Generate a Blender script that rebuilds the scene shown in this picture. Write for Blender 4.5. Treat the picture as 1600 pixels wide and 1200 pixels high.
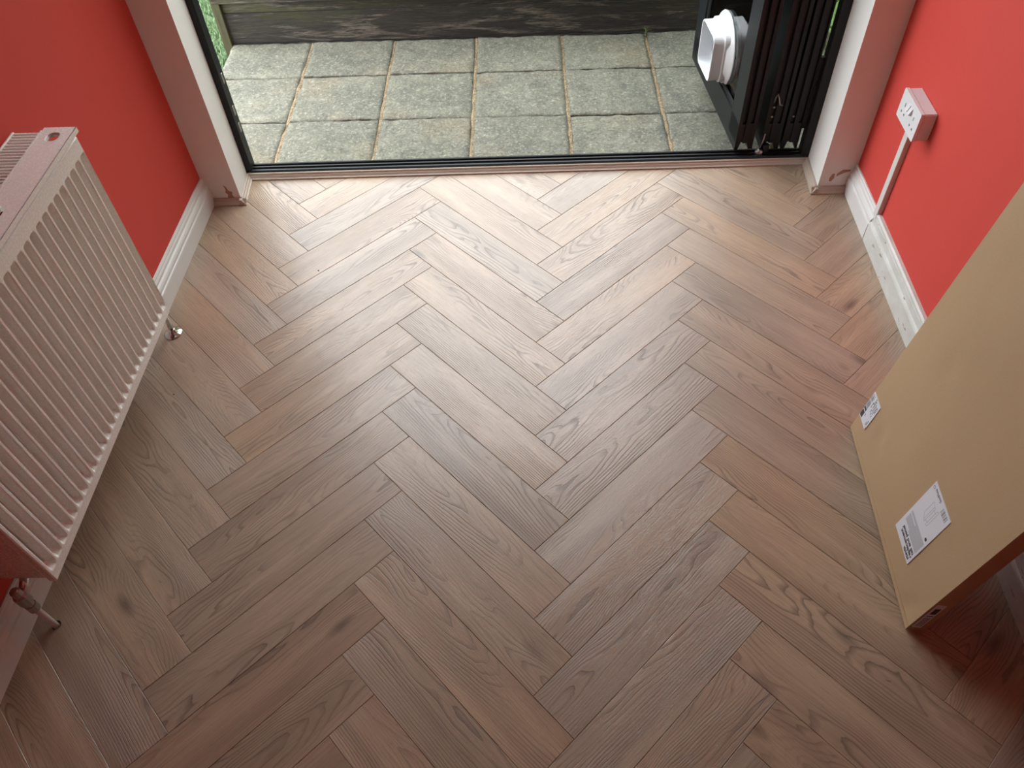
import bpy, bmesh, math, random
from mathutils import Vector, Matrix, noise
random.seed(7)
for o in list(bpy.data.objects):
    bpy.data.objects.remove(o)
scene = bpy.context.scene
COL = scene.collection
W = 0.126                      # plank width in metres; every room measurement below is in plank widths

# ------------------------------------------------------------------ camera
F_PX, TILT, ROLL, YAW = 1216.79, 0.87806, -0.06704, 0.07728
CAM = Vector((0.34799, -17.23666, 14.10001)) * W
_X = Vector((math.cos(YAW), math.sin(YAW), 0)); _Y = Vector((-math.sin(YAW), math.cos(YAW), 0)); _Z = Vector((0, 0, 1))
_F = math.cos(TILT) * _Y - math.sin(TILT) * _Z
_U = math.sin(TILT) * _Y + math.cos(TILT) * _Z
_r = math.cos(ROLL) * _X + math.sin(ROLL) * _U
_u = -math.sin(ROLL) * _X + math.cos(ROLL) * _U
cam = bpy.data.cameras.new('camera'); cam_o = bpy.data.objects.new('camera', cam); COL.objects.link(cam_o)
cam.sensor_width = 36.0; cam.lens = F_PX / 1600 * 36.0; cam.clip_start = 0.02; cam.clip_end = 200
m = Matrix.Identity(4)
for i in range(3):
    m[i][0] = _r[i]; m[i][1] = _u[i]; m[i][2] = -_F[i]; m[i][3] = CAM[i]
cam_o.matrix_world = m
scene.camera = cam_o

# ------------------------------------------------------------------ sky, exposure
world = bpy.data.worlds.new('overcast_sky'); scene.world = world; world.use_nodes = True
bg = world.node_tree.nodes['Background']
bg.inputs['Color'].default_value = (0.93, 0.98, 1.0, 1); bg.inputs['Strength'].default_value = 4.4
vs = scene.view_settings
vs.view_transform = 'Standard'; vs.look = 'None'; vs.gamma = 1.0; vs.use_curve_mapping = False; vs.exposure = 0.35

# ------------------------------------------------------------------ mesh helpers (coordinates in metres)
def obj(name, bm, mat, parent=None, smooth=False, label=None, cat=None, kind=None, group=None):
    me = bpy.data.meshes.new(name)
    bmesh.ops.recalc_face_normals(bm, faces=bm.faces)
    bm.to_mesh(me); bm.free()
    if smooth:
        for p in me.polygons: p.use_smooth = True
    me.materials.append(mat)
    return link(name, me, parent, label, cat, kind, group)

def link(name, me, parent=None, label=None, cat=None, kind=None, group=None):
    o = bpy.data.objects.new(name, me); COL.objects.link(o)
    if parent is not None: o.parent = parent
    tag(o, label, cat, kind, group)
    return o

def tag(o, label=None, cat=None, kind=None, group=None):
    if label: o['label'] = label
    if cat: o['category'] = cat
    if kind: o['kind'] = kind
    if group: o['group'] = group

def thing(name, label, cat, loc=(0, 0, 0), rot=None, group=None):
    o = bpy.data.objects.new(name, None); COL.objects.link(o); o.empty_display_size = 0.05
    o.location = loc
    if rot: o.rotation_euler = rot
    tag(o, label, cat, None, group)
    return o

def box(bm, lo, hi, bev=0.0, seg=1, M=None):
    """axis-aligned box lo..hi"""
    vs_ = [bm.verts.new((x, y, z)) for z in (lo[2], hi[2]) for y in (lo[1], hi[1]) for x in (lo[0], hi[0])]
    f = [(0, 2, 3, 1), (4, 5, 7, 6), (0, 1, 5, 4), (2, 6, 7, 3), (0, 4, 6, 2), (1, 3, 7, 5)]
    fs = [bm.faces.new([vs_[i] for i in q]) for q in f]
    if M is not None:
        for v in vs_: v.co = M @ v.co
    if bev > 0:
        es = list({e for q in fs for e in q.edges})
        bmesh.ops.bevel(bm, geom=es, offset=bev, segments=seg, affect='EDGES', clamp_overlap=True)
    return bm

def nbox(lo, hi, bev=0.0, seg=1):
    return box(bmesh.new(), lo, hi, bev, seg)

def wbox(lo, hi, bev=0.0, seg=1):
    return nbox([a * W for a in lo], [a * W for a in hi], bev, seg)

def prism(bm, prof, a, b, axis='y'):
    """closed profile (list of 2-tuples) swept from a to b along an axis; profile axes are the other two in xyz order"""
    def P(p, t):
        if axis == 'y': return (p[0], t, p[1])
        if axis == 'x': return (t, p[0], p[1])
        return (p[0], p[1], t)
    A = [bm.verts.new(P(p, a)) for p in prof]; B = [bm.verts.new(P(p, b)) for p in prof]
    n = len(prof)
    for i in range(n):
        bm.faces.new((A[i], A[(i + 1) % n], B[(i + 1) % n], B[i]))
    bm.faces.new(A); bm.faces.new(list(reversed(B)))
    return bm

def lathe(bm, prof, seg=24, center=(0, 0, 0), axis=(0, 0, 1)):
    """profile = [(radius, height)...]"""
    ax = Vector(axis).normalized()
    t = Vector((1, 0, 0)) if abs(ax.x) < 0.9 else Vector((0, 1, 0))
    e1 = ax.cross(t).normalized(); e2 = ax.cross(e1)
    rings = []
    for r, h in prof:
        if r < 1e-6:
            rings.append([bm.verts.new(Vector(center) + ax * h)])
        else:
            rings.append([bm.verts.new(Vector(center) + ax * h + (e1 * math.cos(2 * math.pi * k / seg) + e2 * math.sin(2 * math.pi * k / seg)) * r) for k in range(seg)])
    for A, B in zip(rings, rings[1:]):
        for k in range(seg):
            q = [A[k % len(A)], A[(k + 1) % len(A)], B[(k + 1) % len(B)], B[k % len(B)]]
            q2 = []
            for v in q:
                if v not in q2: q2.append(v)
            if len(q2) > 2:
                try: bm.faces.new(q2)
                except ValueError: pass
    for R_ in (rings[0], rings[-1]):
        if len(R_) > 2:
            try: bm.faces.new(R_)
            except ValueError: pass
    return bm

def tube(bm, pts, r, seg=12):
    pts = [Vector(p) for p in pts]
    rings = []
    up = None
    for i, p in enumerate(pts):
        d = (pts[min(i + 1, len(pts) - 1)] - pts[max(i - 1, 0)]).normalized()
        if up is None:
            up = d.orthogonal().normalized()
        up = (up - d * up.dot(d)).normalized(); s = d.cross(up)
        rings.append([bm.verts.new(p + (up * math.cos(2 * math.pi * k / seg) + s * math.sin(2 * math.pi * k / seg)) * r) for k in range(seg)])
    for A, B in zip(rings, rings[1:]):
        for k in range(seg):
            bm.faces.new((A[k], A[(k + 1) % seg], B[(k + 1) % seg], B[k]))
    bm.faces.new(rings[0]); bm.faces.new(list(reversed(rings[-1])))
    return bm

def plate_with_holes(outer, holes, th):
    """flat plate in xy with holes, top at z=0, thickness th"""
    bm = bmesh.new(); es = []
    for loop in [outer] + holes:
        vs_ = [bm.verts.new((x, y, 0)) for x, y in loop]
        es += [bm.edges.new((vs_[i], vs_[(i + 1) % len(vs_)])) for i in range(len(vs_))]
    bmesh.ops.triangle_fill(bm, use_beauty=True, edges=es)
    r = bmesh.ops.extrude_face_region(bm, geom=list(bm.faces))
    bmesh.ops.translate(bm, verts=[v for v in r['geom'] if isinstance(v, bmesh.types.BMVert)], vec=(0, 0, -th))
    return bm

def rrect(w, h, r, n=5):
    out = []
    for cx, cy, a0 in ((w / 2 - r, h / 2 - r, 0), (-w / 2 + r, h / 2 - r, 90), (-w / 2 + r, -h / 2 + r, 180), (w / 2 - r, -h / 2 + r, 270)):
        for k in range(n + 1):
            a = math.radians(a0 + 90 * k / n)
            out.append((cx + r * math.cos(a), cy + r * math.sin(a)))
    return out

# ------------------------------------------------------------------ material helpers
class NT:
    def __init__(self, name):
        self.m = bpy.data.materials.new(name); self.m.use_nodes = True
        self.t = self.m.node_tree; self.n = self.t.nodes
        self.b = self.n['Principled BSDF']
    def node(self, typ, **k):
        n = self.n.new(typ)
        for a, v in k.items(): setattr(n, a, v)
        return n
    def put(self, sock, v):
        if hasattr(v, 'is_output') or isinstance(v, bpy.types.NodeSocket): self.t.links.new(v, sock)
        elif isinstance(v, (int, float)) and sock.type in ('RGBA', 'VECTOR'): sock.default_value = (v,) * len(sock.default_value)
        else: sock.default_value = v
    def math(self, op, a, b=0.0, c=0.0, clamp=False):
        n = self.node('ShaderNodeMath', operation=op, use_clamp=clamp)
        for s, v in zip(n.inputs, (a, b, c)): self.put(s, v)
        return n.outputs[0]
    def vmath(self, op, a, b=(0, 0, 0)):
        n = self.node('ShaderNodeVectorMath', operation=op)
        self.put(n.inputs[0], a); self.put(n.inputs[1], b)
        return n.outputs[0]
    def noise(self, vec, scale, detail=3, rough=0.5, dist=0.0):
        n = self.node('ShaderNodeTexNoise')
        self.put(n.inputs['Vector'], vec); n.inputs['Scale'].default_value = scale
        n.inputs['Detail'].default_value = detail; n.inputs['Roughness'].default_value = rough; n.inputs['Distortion'].default_value = dist
        return n.outputs[0]
    def mix(self, f, a, b, blend='MIX'):
        n = self.node('ShaderNodeMix', data_type='RGBA', blend_type=blend)
        self.put(n.inputs[0], f); self.put(n.inputs[6], a); self.put(n.inputs[7], b)
        return n.outputs[2]
    def ramp(self, f, stops, interp='LINEAR'):
        n = self.node('ShaderNodeValToRGB'); r = n.color_ramp; r.interpolation = interp
        while len(r.elements) < len(stops): r.elements.new(0.5)
        for e, (p, c) in zip(r.elements, stops):
            e.position = p; e.color = tuple(c) + (1,) if len(c) == 3 else c
        self.put(n.inputs[0], f)
        return n.outputs[0]
    def range(self, f, a, b, c=0.0, d=1.0):
        n = self.node('ShaderNodeMapRange'); n.clamp = True
        for s, v in zip(n.inputs, (f, a, b, c, d)): self.put(s, v)
        return n.outputs[0]
    def coord(self): return self.node('ShaderNodeTexCoord').outputs['Object']
    def geo(self): return self.node('ShaderNodeNewGeometry').outputs['Position']
    def sep(self, v):
        n = self.node('ShaderNodeSeparateXYZ'); self.put(n.inputs[0], v); return n.outputs
    def comb(self, x, y, z):
        n = self.node('ShaderNodeCombineXYZ')
        for s, v in zip(n.inputs, (x, y, z)): self.put(s, v)
        return n.outputs[0]
    def bump(self, h, strength, dist=0.002):
        n = self.node('ShaderNodeBump'); n.inputs['Strength'].default_value = strength; n.inputs['Distance'].default_value = dist
        self.put(n.inputs['Height'], h); self.t.links.new(n.outputs[0], self.b.inputs['Normal'])
    def rand(self): return self.node('ShaderNodeObjectInfo').outputs['Random']
    def set(self, **k):
        for a, v in k.items(): self.put(self.b.inputs[a.replace('_', ' ')], v)

def paint(name, col, rough=0.5, var=0.06, bump=0.1, scale=60, metallic=0.0, coat=0.0, spec=None):
    t = NT(name); p = t.coord()
    n1 = t.noise(p, 3.0, 4); n2 = t.noise(p, scale, 3)
    f = t.math('MULTIPLY_ADD', n1, var * 2, 1 - var)
    t.set(Base_Color=t.mix(1.0, tuple(col) + (1,), t.comb(f, f, f), 'MULTIPLY'),
          Roughness=t.math('MULTIPLY_ADD', n2, 0.12, rough - 0.06), Metallic=metallic)
    if coat: t.set(Coat_Weight=coat)
    if spec is not None: t.set(Specular_IOR_Level=spec)
    if bump: t.bump(n2, bump, 0.0006)
    return t.m

M = {}
M['red'] = paint('red_wall_paint', (0.64, 0.072, 0.058), 0.62, 0.03, 0.25, 120, spec=0.25)
M['white_wall'] = paint('white_wall_paint', (0.82, 0.81, 0.79), 0.55, 0.03, 0.2, 120)
M['ceiling'] = paint('white_ceiling_paint', (0.78, 0.77, 0.74), 0.7, 0.03, 0.1)
M['gloss_white'] = paint('white_gloss_paint', (0.76, 0.77, 0.76), 0.42, 0.02, 0.0, 40)
M['enamel'] = paint('white_radiator_enamel', (0.86, 0.83, 0.79), 0.27, 0.02, 0.05, 200)
M['plastic'] = paint('white_plastic', (0.80, 0.82, 0.84), 0.30, 0.02, 0.0)
M['socket'] = paint('white_socket_plastic', (0.78, 0.79, 0.82), 0.32, 0.02, 0.0)
M['trunk'] = paint('white_trunking_plastic', (0.72, 0.70, 0.68), 0.42, 0.05, 0.05)
M['black'] = paint('black_plastic', (0.012, 0.012, 0.013), 0.45, 0.1, 0.0)
M['dark_slot'] = paint('dark_slot', (0.02, 0.015, 0.013), 0.6, 0.1, 0.0)
M['alu'] = paint('anthracite_aluminium', (0.011, 0.013, 0.015), 0.45, 0.10, 0.0, 400, spec=0.32)
M['gasket'] = paint('black_rubber_gasket', (0.008, 0.008, 0.008), 0.6, 0.1, 0.0)
M['chrome'] = paint('chrome', (0.72, 0.71, 0.70), 0.12, 0.02, 0.0, metallic=1.0)
M['steel'] = paint('dull_valve_metal', (0.42, 0.40, 0.38), 0.35, 0.08, 0.0, metallic=0.9)
M['bead'] = paint('wood_look_beading', (0.50, 0.42, 0.35), 0.40, 0.08, 0.1, 80)
M['subfloor'] = paint('fibreboard_underlay', (0.20, 0.15, 0.11), 0.8, 0.1, 0.0)
M['paper'] = paint('white_label_paper', (0.72, 0.74, 0.80), 0.5, 0.02, 0.0)
M['ink'] = paint('black_ink', (0.03, 0.03, 0.035), 0.5, 0.05, 0.0)
M['grey_ink'] = paint('grey_ink', (0.38, 0.39, 0.42), 0.5, 0.10, 0.0)
M['red_ink'] = paint('red_ink', (0.45, 0.10, 0.08), 0.5, 0.05, 0.0)
M['smudge'] = paint('brown_paint_smudge', (0.42, 0.22, 0.16), 0.6, 0.25, 0.0)
M['smoke_plastic'] = paint('grey_flap_plastic', (0.30, 0.36, 0.42), 0.15, 0.05, 0.0)

def mat_old_white():
    t = NT('chipped_white_gloss_paint'); p = t.coord()
    n1 = t.noise(p, 9, 5, 0.6); n2 = t.noise(t.vmath('MULTIPLY', p, (1, 0.25, 1)), 70, 4, 0.6)
    chip = t.range(n2, 0.655, 0.69)
    base = t.mix(t.range(n1, 0.35, 0.75), (0.72, 0.74, 0.72, 1), (0.56, 0.57, 0.53, 1))
    t.set(Base_Color=t.mix(chip, base, (0.16, 0.12, 0.09, 1)), Roughness=0.42)
    t.bump(n2, 0.3, 0.001)
    return t.m
M['old_white'] = mat_old_white()

def mat_plank():
    t = NT('oak_laminate')
    p = t.coord(); r = t.rand()
    def rnd(k):
        return t.math('FRACT', t.math('MULTIPLY', r, k))
    r1, r2, r3, r4, r5 = rnd(113.7), rnd(57.31), rnd(271.9), rnd(17.13), rnd(391.3)
    s = t.sep(p); x, y = s[0], s[1]
    off = t.comb(t.math('MULTIPLY', r1, 40), t.math('MULTIPLY', r2, 40), t.math('MULTIPLY', r3, 40))
    # slow wander of the grain
    pw = t.vmath('ADD', t.vmath('MULTIPLY', p, (2.6, 9.0, 1)), off)
    wander = t.math('SUBTRACT', t.noise(pw, 1.0, 2, 0.5), 0.5)
    pw2 = t.vmath('ADD', t.vmath('MULTIPLY', p, (9, 46, 1)), off)
    wander2 = t.math('SUBTRACT', t.noise(pw2, 1.0, 2, 0.5), 0.5)
    # knots pull the rings round themselves
    vo = t.node('ShaderNodeTexVoronoi', feature='F1', distance='EUCLIDEAN')
    t.put(vo.inputs['Vector'], t.vmath('ADD', t.vmath('MULTIPLY', p, (3.4, 9.5, 1)), off)); vo.inputs['Scale'].default_value = 1.0
    kd = vo.outputs['Distance']
    csep = t.node('ShaderNodeSeparateColor'); t.put(csep.inputs[0], vo.outputs['Color'])
    kn = t.math('MULTIPLY', t.range(kd, 0.45, 0.0), t.math('GREATER_THAN', csep.outputs[0], 0.72))
    # distance from the pith of a tapering log
    yy = t.math('ADD', y, t.math('ADD', t.math('MULTIPLY', t.math('SUBTRACT', r4, 0.5), 0.13), t.math('MULTIPLY', wander, 0.05)))
    depth = t.math('MULTIPLY_ADD', r5, 0.05, 0.012)
    rad = t.math('SQRT', t.math('ADD', t.math('MULTIPLY', yy, yy), t.math('MULTIPLY', depth, depth)))
    sl = t.math('MULTIPLY', t.math('SUBTRACT', r2, 0.5), 0.16)
    rad = t.math('ADD', rad, t.math('MULTIPLY', x, sl))
    rad = t.math('ADD', rad, t.math('MULTIPLY', wander, 0.055))
    rad = t.math('ADD', rad, t.math('MULTIPLY', wander2, 0.006))
    rad = t.math('ADD', rad, t.math('MULTIPLY', kn, 0.022))
    ph = t.math('FRACT', t.math('MULTIPLY', rad, 175))
    ring = t.ramp(ph, [(0.0, (0.15,) * 3), (0.55, (0.0,) * 3), (0.86, (0.75,) * 3), (0.94, (1.0,) * 3), (1.0, (0.15,) * 3)])
    # strong figure only in patches of some planks
    pm = t.noise(t.vmath('ADD', t.vmath('MULTIPLY', p, (3.0, 11.0, 1)), t.vmath('ADD', off, (7, 3, 1))), 1.0, 2, 0.5)
    patch = t.range(pm, 0.38, 0.60, 0.12, 1.0)
    figure = t.math('MULTIPLY', ring, patch)
    # fibres and pores
    fib = t.noise(t.vmath('ADD', t.vmath('MULTIPLY', p, (9, 330, 1)), off), 1.0, 4, 0.65)
    pore = t.noise(t.vmath('ADD', t.vmath('MULTIPLY', p, (26, 900, 1)), off), 1.0, 2, 0.5)
    pore = t.range(pore, 0.56, 0.72)
    # broad streaks of tone
    streak = t.noise(t.vmath('ADD', t.vmath('MULTIPLY', p, (1.5, 16, 1)), off), 1.0, 3, 0.55)
    base = t.mix(t.range(streak, 0.33, 0.68), (0.345, 0.262, 0.196, 1), (0.480, 0.368, 0.274, 1))
    grey = t.mix(t.range(r3, 0.15, 0.9), (1.06, 0.99, 0.90, 1), (0.95, 0.955, 0.97, 1))
    base = t.mix(1.0, base, grey, 'MULTIPLY')
    tone = t.math('MULTIPLY_ADD', r1, 0.12, 0.94)
    base = t.mix(1.0, base, t.comb(tone, tone, tone), 'MULTIPLY')
    base = t.mix(t.math('MULTIPLY', figure, 0.80), base, (0.115, 0.080, 0.058, 1))
    base = t.mix(t.range(fib, 0.45, 0.78, 0.0, 0.42), base, (0.15, 0.10, 0.07, 1))
    base = t.mix(t.math('MULTIPLY', pore, 0.22), base, (0.10, 0.07, 0.05, 1))
    knot = t.math('MULTIPLY', t.range(kd, 0.17, 0.03), t.math('GREATER_THAN', csep.outputs[0], 0.72))
    base = t.mix(t.math('MULTIPLY', knot, 0.72), base, (0.075, 0.048, 0.034, 1))
    t.set(Base_Color=base, Roughness=t.math('MULTIPLY_ADD', t.math('ADD', figure, pore), 0.10, 0.31), Specular_IOR_Level=1.0)
    h = t.math('SUBTRACT', 1.0, t.math('ADD', t.math('MULTIPLY', figure, 0.8), t.math('MULTIPLY_ADD', pore, 0.5, t.math('MULTIPLY', fib, 0.5))))
    t.bump(h, 0.55, 0.0007)
    return t.m
M['plank'] = mat_plank()

def mat_slab():
    t = NT('riven_concrete_slab'); p = t.geo(); r = t.rand()
    p = t.vmath('ADD', p, t.comb(t.math('MULTIPLY', r, 31), t.math('MULTIPLY', r, 17), 0))
    n1 = t.noise(p, 5.0, 5, 0.6, 0.8); n2 = t.noise(p, 22, 6, 0.75, 0.8); n3 = t.noise(p, 85, 5, 0.8); n4 = t.noise(p, 2.6, 3, 0.5); n5 = t.noise(p, 8, 3, 0.6, 2.5)
    base = t.mix(t.range(n1, 0.34, 0.68), (0.135, 0.138, 0.118, 1), (0.215, 0.214, 0.175, 1))
    base = t.mix(t.range(n4, 0.55, 0.72, 0, 0.40), base, (0.26, 0.195, 0.125, 1))
    base = t.mix(t.range(n2, 0.52, 0.66, 0, 0.55), base, (0.31, 0.305, 0.25, 1))
    base = t.mix(t.range(n2, 0.46, 0.34, 0, 0.50), base, (0.085, 0.086, 0.080, 1))
    vein = t.range(t.math('ABSOLUTE', t.math('SUBTRACT', n5, 0.5)), 0.012, 0.0, 0, 0.45)
    base = t.mix(vein, base, (0.07, 0.068, 0.06, 1))
    base = t.mix(t.range(n3, 0.55, 0.66, 0, 0.85), base, (0.44, 0.43, 0.37, 1))
    base = t.mix(t.range(n3, 0.45, 0.34, 0, 0.80), base, (0.055, 0.056, 0.05, 1))
    base = t.mix(1.0, base, (1.27, 1.26, 1.18, 1), 'MULTIPLY')
    t.set(Base_Color=base, Roughness=0.85)
    t.bump(t.math('ADD', t.math('ADD', t.math('MULTIPLY', n2, 1.0), t.math('MULTIPLY', n3, 0.6)), t.math('MULTIPLY', n1, 1.0)), 1.0, 0.012)
    return t.m
M['slab'] = mat_slab()

def mat_mortar(name, c1, c2):
    t = NT(name); p = t.geo()
    n1 = t.noise(p, 25, 4, 0.6); n2 = t.noise(p, 230, 3, 0.6)
    t.set(Base_Color=t.mix(t.range(n2, 0.35, 0.65), t.mix(t.range(n1, 0.35, 0.65), c1 + (1,), c2 + (1,)), (0.09, 0.065, 0.045, 1)), Roughness=0.95)
    t.bump(n2, 1.0, 0.004)
    return t.m
M['sand'] = mat_mortar('sandy_mortar', (0.66, 0.50, 0.30), (0.36, 0.26, 0.15))
M['bed'] = mat_mortar('soil_joint_bed', (0.15, 0.12, 0.085), (0.10, 0.08, 0.055))

def mat_fence():
    t = NT('weathered_fence_wood'); p = t.coord(); r = t.rand()
    off = t.comb(t.math('MULTIPLY', r, 51), t.math('MULTIPLY', r, 23), 0)
    s = t.sep(t.geo())
    g = t.noise(t.vmath('ADD', t.vmath('MULTIPLY', p, (9, 120, 120)), off), 1.0, 6, 0.75, 0.9)
    g2 = t.noise(t.vmath('ADD', t.vmath('MULTIPLY', p, (2.2, 17, 17)), off), 1.0, 5, 0.65, 1.4)
    alg = t.noise(t.vmath('ADD', t.vmath('MULTIPLY', p, (4, 14, 14)), off), 1.0, 4, 0.6)
    base = t.mix(t.range(g, 0.34, 0.66), (0.008, 0.007, 0.006, 1), (0.044, 0.036, 0.028, 1))
    base = t.mix(t.math('MULTIPLY', t.range(g2, 0.52, 0.62), t.range(g, 0.42, 0.58)), base, (0.15, 0.125, 0.098, 1))
    side = t.range(t.math('ABSOLUTE', t.math('ADD', s[0], 0.05)), 0.45, 1.3)
    up = t.range(s[2], -0.03, 0.07)
    base = t.mix(t.math('MULTIPLY', t.range(alg, 0.40, 0.60), t.math('MULTIPLY', up, t.math('MULTIPLY_ADD', side, 0.65, 0.10))), base, (0.052, 0.055, 0.016, 1))
    t.set(Base_Color=base, Roughness=0.8)
    t.bump(t.math('ADD', g, g2), 0.8, 0.004)
    return t.m
M['fence'] = mat_fence()

def mat_post():
    t = NT('green_tinged_post_wood'); p = t.coord()
    g = t.noise(t.vmath('MULTIPLY', p, (70, 70, 5)), 1.0, 5, 0.65, 0.4)
    alg = t.noise(p, 8, 3)
    base = t.mix(t.range(g, 0.3, 0.7), (0.030, 0.027, 0.014, 1), (0.095, 0.080, 0.042, 1))
    base = t.mix(t.range(alg, 0.35, 0.65, 0, 0.7), base, (0.055, 0.062, 0.018, 1))
    t.set(Base_Color=base, Roughness=0.8); t.bump(g, 0.6, 0.003)
    return t.m
M['post'] = mat_post()

def mat_card():
    t = NT('brown_cardboard'); p = t.coord()
    n1 = t.noise(p, 2.2, 4); n2 = t.noise(p, 300, 2); n3 = t.noise(t.vmath('MULTIPLY', p, (2, 12, 2)), 1.0, 3)
    base = t.mix(t.range(n1, 0.3, 0.7), (0.455, 0.315, 0.180, 1), (0.505, 0.352, 0.208, 1))
    base = t.mix(t.range(n2, 0.4, 0.7, 0, 0.2), base, (0.33, 0.23, 0.13, 1))
    t.set(Base_Color=base, Roughness=0.62, Specular_IOR_Level=0.35)
    t.bump(t.math('ADD', t.math('MULTIPLY', n3, 1.0), t.math('MULTIPLY', n2, 0.1)), 0.25, 0.004)
    return t.m
M['card'] = mat_card()

def mat_green(name, c1, c2, sc=40):
    t = NT(name); p = t.geo()
    n = t.noise(p, sc, 3, 0.7)
    t.set(Base_Color=t.mix(t.range(n, 0.35, 0.65), c1 + (1,), c2 + (1,)), Roughness=0.55)
    return t.m
M['turf'] = mat_green('artificial_turf', (0.08, 0.16, 0.07), (0.20, 0.28, 0.16), 120)
M['blade'] = mat_green('turf_blade', (0.10, 0.21, 0.085), (0.33, 0.42, 0.26), 160)
M['leaf'] = mat_green('shrub_leaf', (0.05, 0.13, 0.02), (0.22, 0.33, 0.08), 60)
M['litter'] = mat_green('dry_leaf', (0.26, 0.24, 0.16), (0.42, 0.40, 0.30), 200)
M['soil'] = mat_mortar('garden_soil', (0.10, 0.075, 0.05), (0.05, 0.04, 0.03))

def mat_glass():
    t = NT('window_glass')
    t.n.remove(t.b)
    tr = t.node('ShaderNodeBsdfTransparent'); tr.inputs[0].default_value = (0.90, 0.93, 0.93, 1)
    gl = t.node('ShaderNodeBsdfGlossy'); gl.inputs['Roughness'].default_value = 0.02
    fr = t.node('ShaderNodeFresnel'); fr.inputs[0].default_value = 1.45
    mx = t.node('ShaderNodeMixShader')
    t.t.links.new(fr.outputs[0], mx.inputs[0]); t.t.links.new(tr.outputs[0], mx.inputs[1]); t.t.links.new(gl.outputs[0], mx.inputs[2])
    t.t.links.new(mx.outputs[0], t.n['Material Output'].inputs[0])
    return t.m
M['glass'] = mat_glass()

# ------------------------------------------------------------------ the room
XL, XR = -9.79, 8.97           # wall faces
YB, YN, YD = -42.0, 1.55, 2.85 # back wall, front of the piers, inner face of the door frame
HC, HD = 19.0, 16.9            # ceiling, door head
T = 1.8                        # wall thickness

floor = obj('floor', wbox((XL - 0.3, YB - 0.3, -1.2), (XR + 0.3, 3.35, -0.07)), M['subfloor'], label='herringbone oak laminate floor between the red walls', cat='floor', kind='structure')
obj('wall_left', wbox((XL - T, YB - T, -1.2), (XL, 3.3, HC + 1)), M['red'], label='red painted wall behind the white radiator', cat='wall', kind='structure')
obj('wall_right', wbox((XR, YB - T, -1.2), (XR + T, 3.3, HC + 1)), M['red'], label='red painted wall with the double socket', cat='wall', kind='structure')
obj('wall_back', wbox((XL, YB - T, -1.2), (XR, YB, HC + 1)), M['red'], label='plain wall at the far end from the folding door', cat='wall', kind='structure')
obj('ceiling', wbox((XL - T, YB - T, HC), (XR + T, 3.3, HC + 1.2)), M['ceiling'], label='plain white ceiling over the room', cat='ceiling', kind='structure')

bm = bmesh.new()
def pier(pts, z0, z1):
    prism(bm, [(a * W, b * W) for a, b in pts], z0 * W, z1 * W, 'z')
pier([(XL - 0.02, YN), (-8.80, YN), (-8.93, YD + 0.02), (-8.93, 3.3), (XL - 0.02, 3.3)], 0, HC + 0.1)
pier([(XR + 0.02, YN), (8.03, YN), (8.07, YD + 0.02), (8.06, 3.3), (XR + 0.02, 3.3)], 0, HC + 0.1)
box(bm, [-8.95 * W, YN * W, HD * W], [8.08 * W, 3.3 * W, (HC + 0.1) * W])
wall_front = obj('wall_front', bm, M['white_wall'], label='white painted piers either side of the folding door opening', cat='wall', kind='structure')

def smudge(pts, plane_y):
    bm = bmesh.new()
    prism(bm, [(x * W, z * W) for x, z in pts], plane_y * W - 0.0006, plane_y * W + 0.001, 'y')
    obj('paint_smudge', bm, M['smudge'], wall_front, label='bare brown patch of scuffed paint')
smudge([(-9.18, .17), (-8.98, .17), (-9.02, .28), (-8.99, .38), (-9.09, .43), (-9.12, .56), (-9.19, .62), (-9.16, .46), (-9.2, .36), (-9.14, .3)], YN)
smudge([(8.30, .35), (8.36, .33), (8.42, .45), (8.4, .6), (8.34, .58), (8.29, .45)], YN)
smudge([(8.46, .5), (8.54, .55), (8.66, .62), (8.80, .66), (8.82, .72), (8.6, .72), (8.47, .6)], YN)

# --- herringbone planks
def clip(poly, axis, lim, keep_less):
    out = []
    for i in range(len(poly)):
        a, b = poly[i], poly[(i + 1) % len(poly)]
        ia = (a[axis] <= lim) == keep_less; ib = (b[axis] <= lim) == keep_less
        if ia: out.append(a)
        if ia != ib:
            t_ = (lim - a[axis]) / (b[axis] - a[axis])
            out.append((a[0] + (b[0] - a[0]) * t_, a[1] + (b[1] - a[1]) * t_))
    return out

def inset(poly, d):
    n = len(poly); out = []
    for i in range(n):
        p0, p1, p2 = Vector(poly[i - 1]), Vector(poly[i]), Vector(poly[(i + 1) % n])
        e1 = (p1 - p0).normalized(); e2 = (p2 - p1).normalized()
        n1 = Vector((-e1.y, e1.x)); n2 = Vector((-e2.y, e2.x))
        k = 1 + n1.dot(n2)
        if k < 0.05: return None
        out.append(tuple(p1 + (n1 + n2) * (d / k)))
    return out

def area(p):
    return 0.5 * sum(p[i - 1][0] * p[i][1] - p[i][0] * p[i - 1][1] for i in range(len(p)))

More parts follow.
